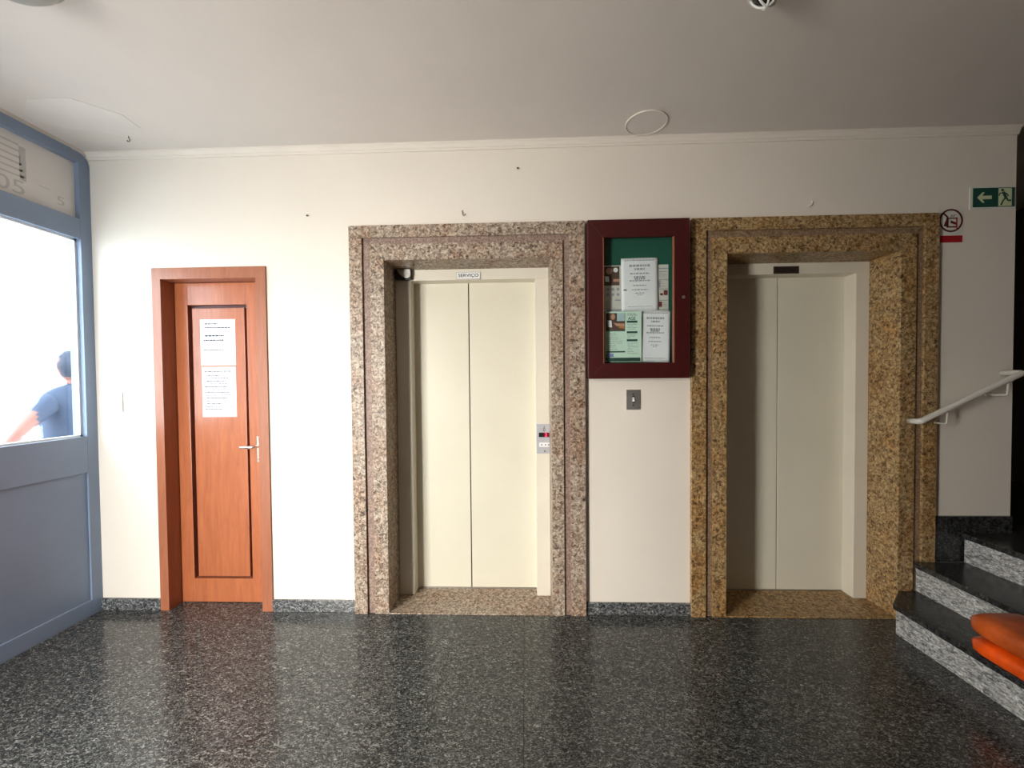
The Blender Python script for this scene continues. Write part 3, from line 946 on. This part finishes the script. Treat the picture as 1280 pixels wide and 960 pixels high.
t = thing('prohibition_sign', (2.496, 0, 2.238), 'round red prohibition sign with red bar beside the social lift', 'sign')
bx(2.4225, 2.566, -0.002, 0, 2.232, 2.440, bev=0.0005).build('backing', 'signbase', t)
MB().ring((2.494, -0.002, 2.367), 0.058, 0.068, 0.001, 'y').build('ring', 'signdark', t)
m = MB()
m.prism([(2.446, 2.408), (2.452, 2.414), (2.480, 2.388), (2.474, 2.382)], -0.003, -0.002, 'y')
m.prism([(2.468, 2.383), (2.532, 2.383), (2.532, 2.377), (2.468, 2.377)], -0.003, -0.002, 'y')
m.prism([(2.470, 2.380), (2.480, 2.380), (2.480, 2.330), (2.452, 2.336)], -0.003, -0.002, 'y')
m.prism([(2.470, 2.326), (2.530, 2.326), (2.530, 2.334), (2.470, 2.334)], -0.003, -0.002, 'y')
m.prism([(2.492, 2.352), (2.530, 2.340), (2.530, 2.352), (2.492, 2.368)], -0.003, -0.002, 'y')
for dx in (0.0, 0.014):
    m.prism([(2.490 + dx, 2.388), (2.494 + dx, 2.388), (2.503 + dx, 2.402), (2.499 + dx, 2.402)], -0.003, -0.002, 'y')
m.build('pictogram', 'signdark', t)
m = MB().prism([(2.522, 2.384), (2.530, 2.384), (2.530, 2.318), (2.522, 2.324)], -0.0034, -0.003, 'y')
m.build('red_slash', 'signred', t)
bx(2.434, 2.560, -0.0032, -0.0019, 2.239, 2.279).build('red_bar', 'signred', t)
t.location.x += 0.018

# ------------------------------------------------------------------ staircase up to the landing
st = thing('staircase', (2.5, -1.1, 0), 'grey granite stairs with lit-toned risers and darkened treads rising beside the social lift', 'stairs')
YS = -2.4
steps = [(2.075, 0.174), (2.312, 0.348), (2.588, Z3)]
ov, th = 0.018, 0.030
def stair_poly(x0, x1, k, out=0.0):
    if k == 0:    # first step is cut back diagonally to clear the lift doorway
        return [(x0, YS), (x1, YS), (x1, -0.031), (2.213, -0.031), (x0, -0.175)]
    return [(x0, YS), (x1, YS), (x1, -0.031), (x0, -0.031)]
for k, (x, z) in enumerate(steps):
    nxt = steps[k + 1][0] if k < 2 else XF - 0.005
    zb = steps[k - 1][1] if k else 0.0
    MB().prism(stair_poly(x + 0.02, nxt + 0.015 if k < 2 else nxt, k), zb if k else 0.0005, z - th, 'z').build('step_core', 'concrete', st)
    yend = -0.175 if k == 0 else -0.031
    bx(x, x + 0.0198, YS, yend, zb + 0.0005, z - th - 0.0003, bev=0.001).build('riser', 'riser', st)
    MB().prism(stair_poly(x - ov, nxt if k < 2 else nxt, k), z - th, z, 'z', bev=0.003).build('tread', 'tread', st)
    if k == 2:
        bx(XR + 0.01, nxt, -0.0305, 2.39, z - th, z).build('landing_slab', 'tread', st)
struct(bx(2.426, XR - 0.005, -0.018, 0, Z3 - 0.178, 0.617, bev=0.002).build('baseboard_stairs', 'tread'), 'dark granite skirting block above the stairs')

# ------------------------------------------------------------------ handrail
hr = thing('handrail', (2.5, -0.1, 1.18), 'cream tubular handrail on wall brackets above the stairs', 'handrail')
def fillet(pts, r, n=6):
    out = [Vector(pts[0])]
    for a, b2, c in zip(pts[:-2], pts[1:-1], pts[2:]):
        a, b2, c = Vector(a), Vector(b2), Vector(c)
        u, w = (a - b2).normalized(), (c - b2).normalized()
        p, q = b2 + u * r, b2 + w * r
        for i in range(n + 1):
            t_ = i / n
            out.append(p * (1 - t_) ** 2 + b2 * 2 * t_ * (1 - t_) + q * t_ ** 2)
    out.append(Vector(pts[-1]))
    return out
P0, P1 = Vector((2.256, -0.105, 1.191)), Vector((2.818, -0.105, 1.466))
MB().tube(fillet([(2.262, -0.031, 1.191), P0, P1, (2.818, -0.001, 1.466)], 0.022), 0.0165, 14).build('rail', 'rail', hr)
for f_ in (0.27, 0.86):
    q = P0.lerp(P1, f_)
    br = MB().tube(fillet([(q.x, -0.001, q.z - 0.088), (q.x, -0.100, q.z - 0.088), (q.x, -0.106, q.z - 0.01)], 0.012, 4), 0.0055, 8).build('bracket', 'rail', hr)
    MB().disc((q.x, -0.0002, q.z - 0.088), 0.020, 0.004, 'y', 20).build('wall_flange', 'rail', br)

# ------------------------------------------------------------------ orange pads stacked on the first step
def pad(x0, x1, y0, y1, z0, z1, mat, label, seam):
    o = MB()
    b_ = o.bm
    # superellipse section swept along y with rounded ends
    n, rows = 28, 22
    cx, cz, hx, hz = (x0 + x1) / 2, (z0 + z1) / 2, (x1 - x0) / 2, (z1 - z0) / 2
    rings = []
    for j in range(rows + 1):
        tt = j / rows
        s = 1.0 - (abs(2 * tt - 1)) ** 14 * 0.55
        y = y0 + (y1 - y0) * tt
        sx = 1.0 - (abs(2 * tt - 1)) ** 16 * 0.30
        ring = []
        for i in range(n):
            a = 2 * PI * i / n
            ca, sa = math.cos(a), math.sin(a)
            ring.append(b_.verts.new((cx + hx * sx * math.copysign(abs(ca) ** 0.55, ca), y, cz + hz * s * math.copysign(abs(sa) ** 0.62, sa))))
        rings.append(ring)
    for j in range(rows):
        for i in range(n):
            b_.faces.new((rings[j][i], rings[j][(i + 1) % n], rings[j + 1][(i + 1) % n], rings[j + 1][i]))
    b_.faces.new(rings[0]); b_.faces.new(rings[-1][::-1])
    bmesh.ops.recalc_face_normals(b_, faces=b_.faces[:])
    zmin = min(v.co.z for v in b_.verts)
    ob = tag(o.build('floor_pad', mat, smooth=True), label, 'cushion', 'orange pads stacked on the stairs')
    return ob
pad(2.030, 2.290, -1.35, -0.575, 0.174, 0.262, 'orange', 'bright orange padded cushion lying directly on the first stair tread', 0)
pad(2.024, 2.286, -1.32, -0.575, 0.262, 0.372, 'orangebrown', 'brownish orange padded cushion on top of the brighter orange one', 0)

# ------------------------------------------------------------------ ceiling fittings
t = thing('ceiling_cover', (0.695, -0.150, H), 'flush round cover plate painted like the ceiling', 'cover plate')
MB().disc((0.695, -0.150, H), 0.108, 0.004, 'z', 48).build('plate', 'ceiling', t)
MB().ring((0.695, -0.150, H), 0.109, 0.115, 0.007, 'z', 48).build('rim', 'plaster', t)

t = thing('ceiling_lamp', (0.88, -1.00, H), 'small dark globe lamp with white wire guard on ceiling', 'ceiling lamp')
MB().lathe([(0.060, 0.0), (0.060, -0.016), (0.048, -0.022)], (0.88, -1.00, H), 28).build('base', 'lampmetal', t)
MB().lathe([(0.034, -0.018), (0.046, -0.035), (0.050, -0.055), (0.044, -0.078), (0.028, -0.094), (0.008, -0.100)], (0.88, -1.00, H), 28).build('glass_globe', 'lampglass', t)
g = MB()
for a in (0.35, 0.35 + PI / 3, 0.35 + 2 * PI / 3):
    pts = []
    for k in range(17):
        q = PI * k / 16
        rr_, zz = 0.060 * math.cos(q), -0.016 - 0.098 * math.sin(q)
        pts.append((0.88 + rr_ * math.cos(a), -1.00 + rr_ * math.sin(a), H + zz))
    MB().tube(pts, 0.004, 8).build('guard_wire', 'wire', t)
g.ring((0.88, -1.00, H - 0.062), 0.0545, 0.0605, 0.005, 'z', 36).build('guard_ring', 'wire', t)

t = thing('ceiling_lamp', (-1.76, -1.19, H), 'grey enamel dome lamp on ceiling near the shop front', 'ceiling lamp')
MB().lathe([(0.165, 0.0), (0.168, -0.012), (0.160, -0.030), (0.150, -0.034)], (-1.76, -1.19, H), 48).build('rim', 'lampmetal', t)
MB().lathe([(0.150, -0.030), (0.140, -0.055), (0.115, -0.078), (0.07, -0.095), (0.02, -0.100)], (-1.76, -1.19, H), 48).build('dome', 'lampmetal', t)


def hook(loc, pts, label, mat, r=0.0022):
    o = MB().tube([Vector(loc) + Vector(p) for p in pts], r, 8).build('wall_hook', mat)
    return tag(o, label, 'hook')
hook((-0.378, 0, 2.462), [(0, 0.004, 0.03), (0, -0.006, 0.028), (0.001, -0.008, 0.008), (0.006, -0.012, -0.004), (0.016, -0.014, -0.004), (0.022, -0.014, 0.006)], 'thin rusty hook in wall above service lift', 'iron')
hook((1.69, 0, 2.47), [(0.022, 0.004, 0.032), (0.02, -0.006, 0.028), (0.018, -0.010, 0.010), (0.006, -0.012, -0.002), (-0.008, -0.012, -0.008)], 'pale bent hook in wall above social lift', 'wire', 0.003)
hook((-2.31, -0.17, H), [(0, 0, 0.002), (0, 0, -0.012), (0.008, 0, -0.022), (0.003, 0, -0.032), (-0.008, 0, -0.030), (-0.008, 0, -0.024)], 'small curled wire hook hanging from ceiling patch', 'iron', 0.0026)
for x, z, lb in ((-1.34, 2.482, 'nail in wall above and right of the wooden door'), (-0.037, 2.737, 'small nail high in wall below ceiling moulding')):
    o = MB().tube([(x, 0.004, z), (x, -0.012, z - 0.002), (x, -0.013, z - 0.002)], [0.0025, 0.0025, 0.006], 8).build('nail', 'iron')
    tag(o, lb, 'nail')

# ------------------------------------------------------------------ passer-by outside the frosted window
def person():
    t = thing('person', (-3.50, 0.56, -0.02), 'person in blue grey shirt and dark trousers outside frosted window, arm reaching down', 'person')
    J = {}
    def j(n, p, r):
        J[n] = (Vector(p), r)
    X = -3.50
    j('pelvis', (X, 0.53, 0.92), 0.145)
    j('waist', (X, 0.50, 1.06), 0.150)
    j('chest', (X, 0.50, 1.24), 0.170)
    j('upper', (X, 0.525, 1.365), 0.110)
    j('neck', (X, 0.535, 1.445), 0.055)
    j('neck2', (X, 0.540, 1.50), 0.052)
    j('shL', (X + 0.04, 0.38, 1.345), 0.075)
    j('elL', (X + 0.05, 0.215, 1.20), 0.052)
    j('wrL', (X + 0.08, 0.05, 1.045), 0.030)
    j('shR', (X - 0.06, 0.74, 1.36), 0.066)
    j('elR', (X - 0.02, 0.82, 1.10), 0.046)
    j('wrR', (X + 0.10, 0.76, 0.90), 0.030)
    for s, dy in (('A', -0.09), ('B', 0.09)):
        j('hip' + s, (X, 0.53 + dy, 0.86), 0.095)
        j('knee' + s, (X + 0.03, 0.54 + dy * 1.1, 0.48), 0.062)
        j('ank' + s, (X, 0.56 + dy * 1.1, 0.07), 0.040)
        j('toe' + s, (X + 0.05, 0.46 + dy * 1.1, 0.02), 0.034)
    E_ = [('pelvis', 'waist'), ('waist', 'chest'), ('chest', 'upper'), ('upper', 'neck'), ('neck', 'neck2'), ('upper', 'shL'), ('shL', 'elL'), ('elL', 'wrL'), ('upper', 'shR'), ('shR', 'elR'), ('elR', 'wrR')]
    for s in 'AB':
        E_ += [('pelvis', 'hip' + s), ('hip' + s, 'knee' + s), ('knee' + s, 'ank' + s), ('ank' + s, 'toe' + s)]
    # hands: palm and five fingers
    for w, e in (('wrL', 'elL'), ('wrR', 'elR')):
        wp = J[w][0]
        d = (wp - J[e][0]).normalized()
        side = Vector((1, 0, 0))
        up = d.cross(side).normalized()
        palm = w + 'p'
        J[palm] = (wp + d * 0.07, 0.030)
        E_.append((w, palm))
        for k, (o_, L) in enumerate(((-0.028, 0.062), (-0.010, 0.072), (0.010, 0.068), (0.027, 0.054))):
            a, b2 = f'{w}f{k}', f'{w}g{k}'
            J[a] = (wp + d * (0.09 + L * 0.5) + side * o_ * 1.1, 0.009)
            J[b2] = (wp + d * (0.09 + L * 0.95) + side * o_ * 1.15 - up * 0.018, 0.008)
            E_ += [(palm, a), (a, b2)]
        J[w + 't'] = (wp + d * 0.055 + side * 0.045, 0.010)
        J[w + 'u'] = (wp + d * 0.095 + side * 0.062 - up * 0.01, 0.009)
        E_ += [(palm, w + 't'), (w + 't', w + 'u')]
    names = list(J)
    idx = {n_: i for i, n_ in enumerate(names)}
    me = bpy.data.meshes.new('body')
    me.from_pydata([J[n_][0] - t.location for n_ in names], [(idx[a], idx[b2]) for a, b2 in E_], [])
    o = bpy.data.objects.new('body', me)
    COL.objects.link(o)
    md = o.modifiers.new('skin', 'SKIN')
    if not me.skin_vertices:
        bpy.context.view_layer.objects.active = o
        bm_ = bmesh.new(); bm_.from_mesh(me)
        bm_.verts.layers.skin.verify()
        bm_.to_mesh(me); bm_.free()
    for i, n_ in enumerate(names):
        sv = me.skin_vertices[0].data[i]
        sv.radius = (J[n_][1], J[n_][1])
        sv.use_root = (n_ == 'pelvis')
    sb = o.modifiers.new('sub', 'SUBSURF')
    sb.levels = sb.render_levels = 2
    dg = bpy.context.evaluated_depsgraph_get()
    me2 = bpy.data.meshes.new_from_object(o.evaluated_get(dg))
    bpy.data.objects.remove(o)
    me2.name = 'body'
    # head joined on as the same figure: shaped ellipsoid with nose, jaw and ears, facing the street
    bm_ = bmesh.new()
    bm_.from_mesh(me2)
    n0 = len(bm_.faces)
    hc = Vector((-3.50, 0.525, 1.595)) - t.location
    r_ = bmesh.ops.create_uvsphere(bm_, u_segments=28, v_segments=20, radius=1.0)
    for v in r_['verts']:
        c = v.co.copy()
        q = Vector((c.x * 0.098, c.y * 0.080, c.z * 0.122))
        if c.z < -0.2:
            k = (-0.2 - c.z) / 0.8
            q.y *= 1 - 0.30 * k
            q.x = q.x * (1 - 0.25 * k) - 0.018 * k
        if c.x < -0.85 and abs(c.z + 0.15) < 0.25 and abs(c.y) < 0.25:      # nose
            q.x -= 0.020 * (1 - abs(c.y) / 0.25)
        if abs(c.y) > 0.93 and abs(c.z) < 0.3:                              # ears
            q.y *= 1.14
        if c.x < -0.7 and 0.0 < c.z < 0.25 and 0.25 < abs(c.y) < 0.6:       # eye sockets
            q.x += 0.006
        if c.x < -0.75 and -0.55 < c.z < -0.42 and abs(c.y) < 0.3:          # mouth
            q.x += 0.004
        v.co = hc + q
    bm_.to_mesh(me2)
    bm_.free()
    for mname in ('skin', 'shirt', 'trouser', 'hair'):
        me2.materials.append(MT[mname])
    for p in me2.polygons:
        p.use_smooth = True
        c = p.center + t.location
        if p.index >= n0:
            back = (c.x + 3.50) / 0.098
            up_ = (c.z - 1.595) / 0.122
            p.material_index = 3 if (up_ > 0.45 or (back > -0.1 and up_ > -0.75)) else 0
        elif c.z < 0.96 and not (c.y < 0.36 or c.y > 0.735 or c.x > -3.42):
            p.material_index = 2
        elif c.z > 1.46:
            p.material_index = 0
        elif c.y < 0.225 or (c.x > -3.46 and c.z < 1.05 and c.y > 0.7):
            p.material_index = 0
        elif c.z < 0.9:
            p.material_index = 2
        else:
            p.material_index = 1
    ob = bpy.data.objects.new('body', me2)
    COL.objects.link(ob)
    ob.parent = t
    return t


person()
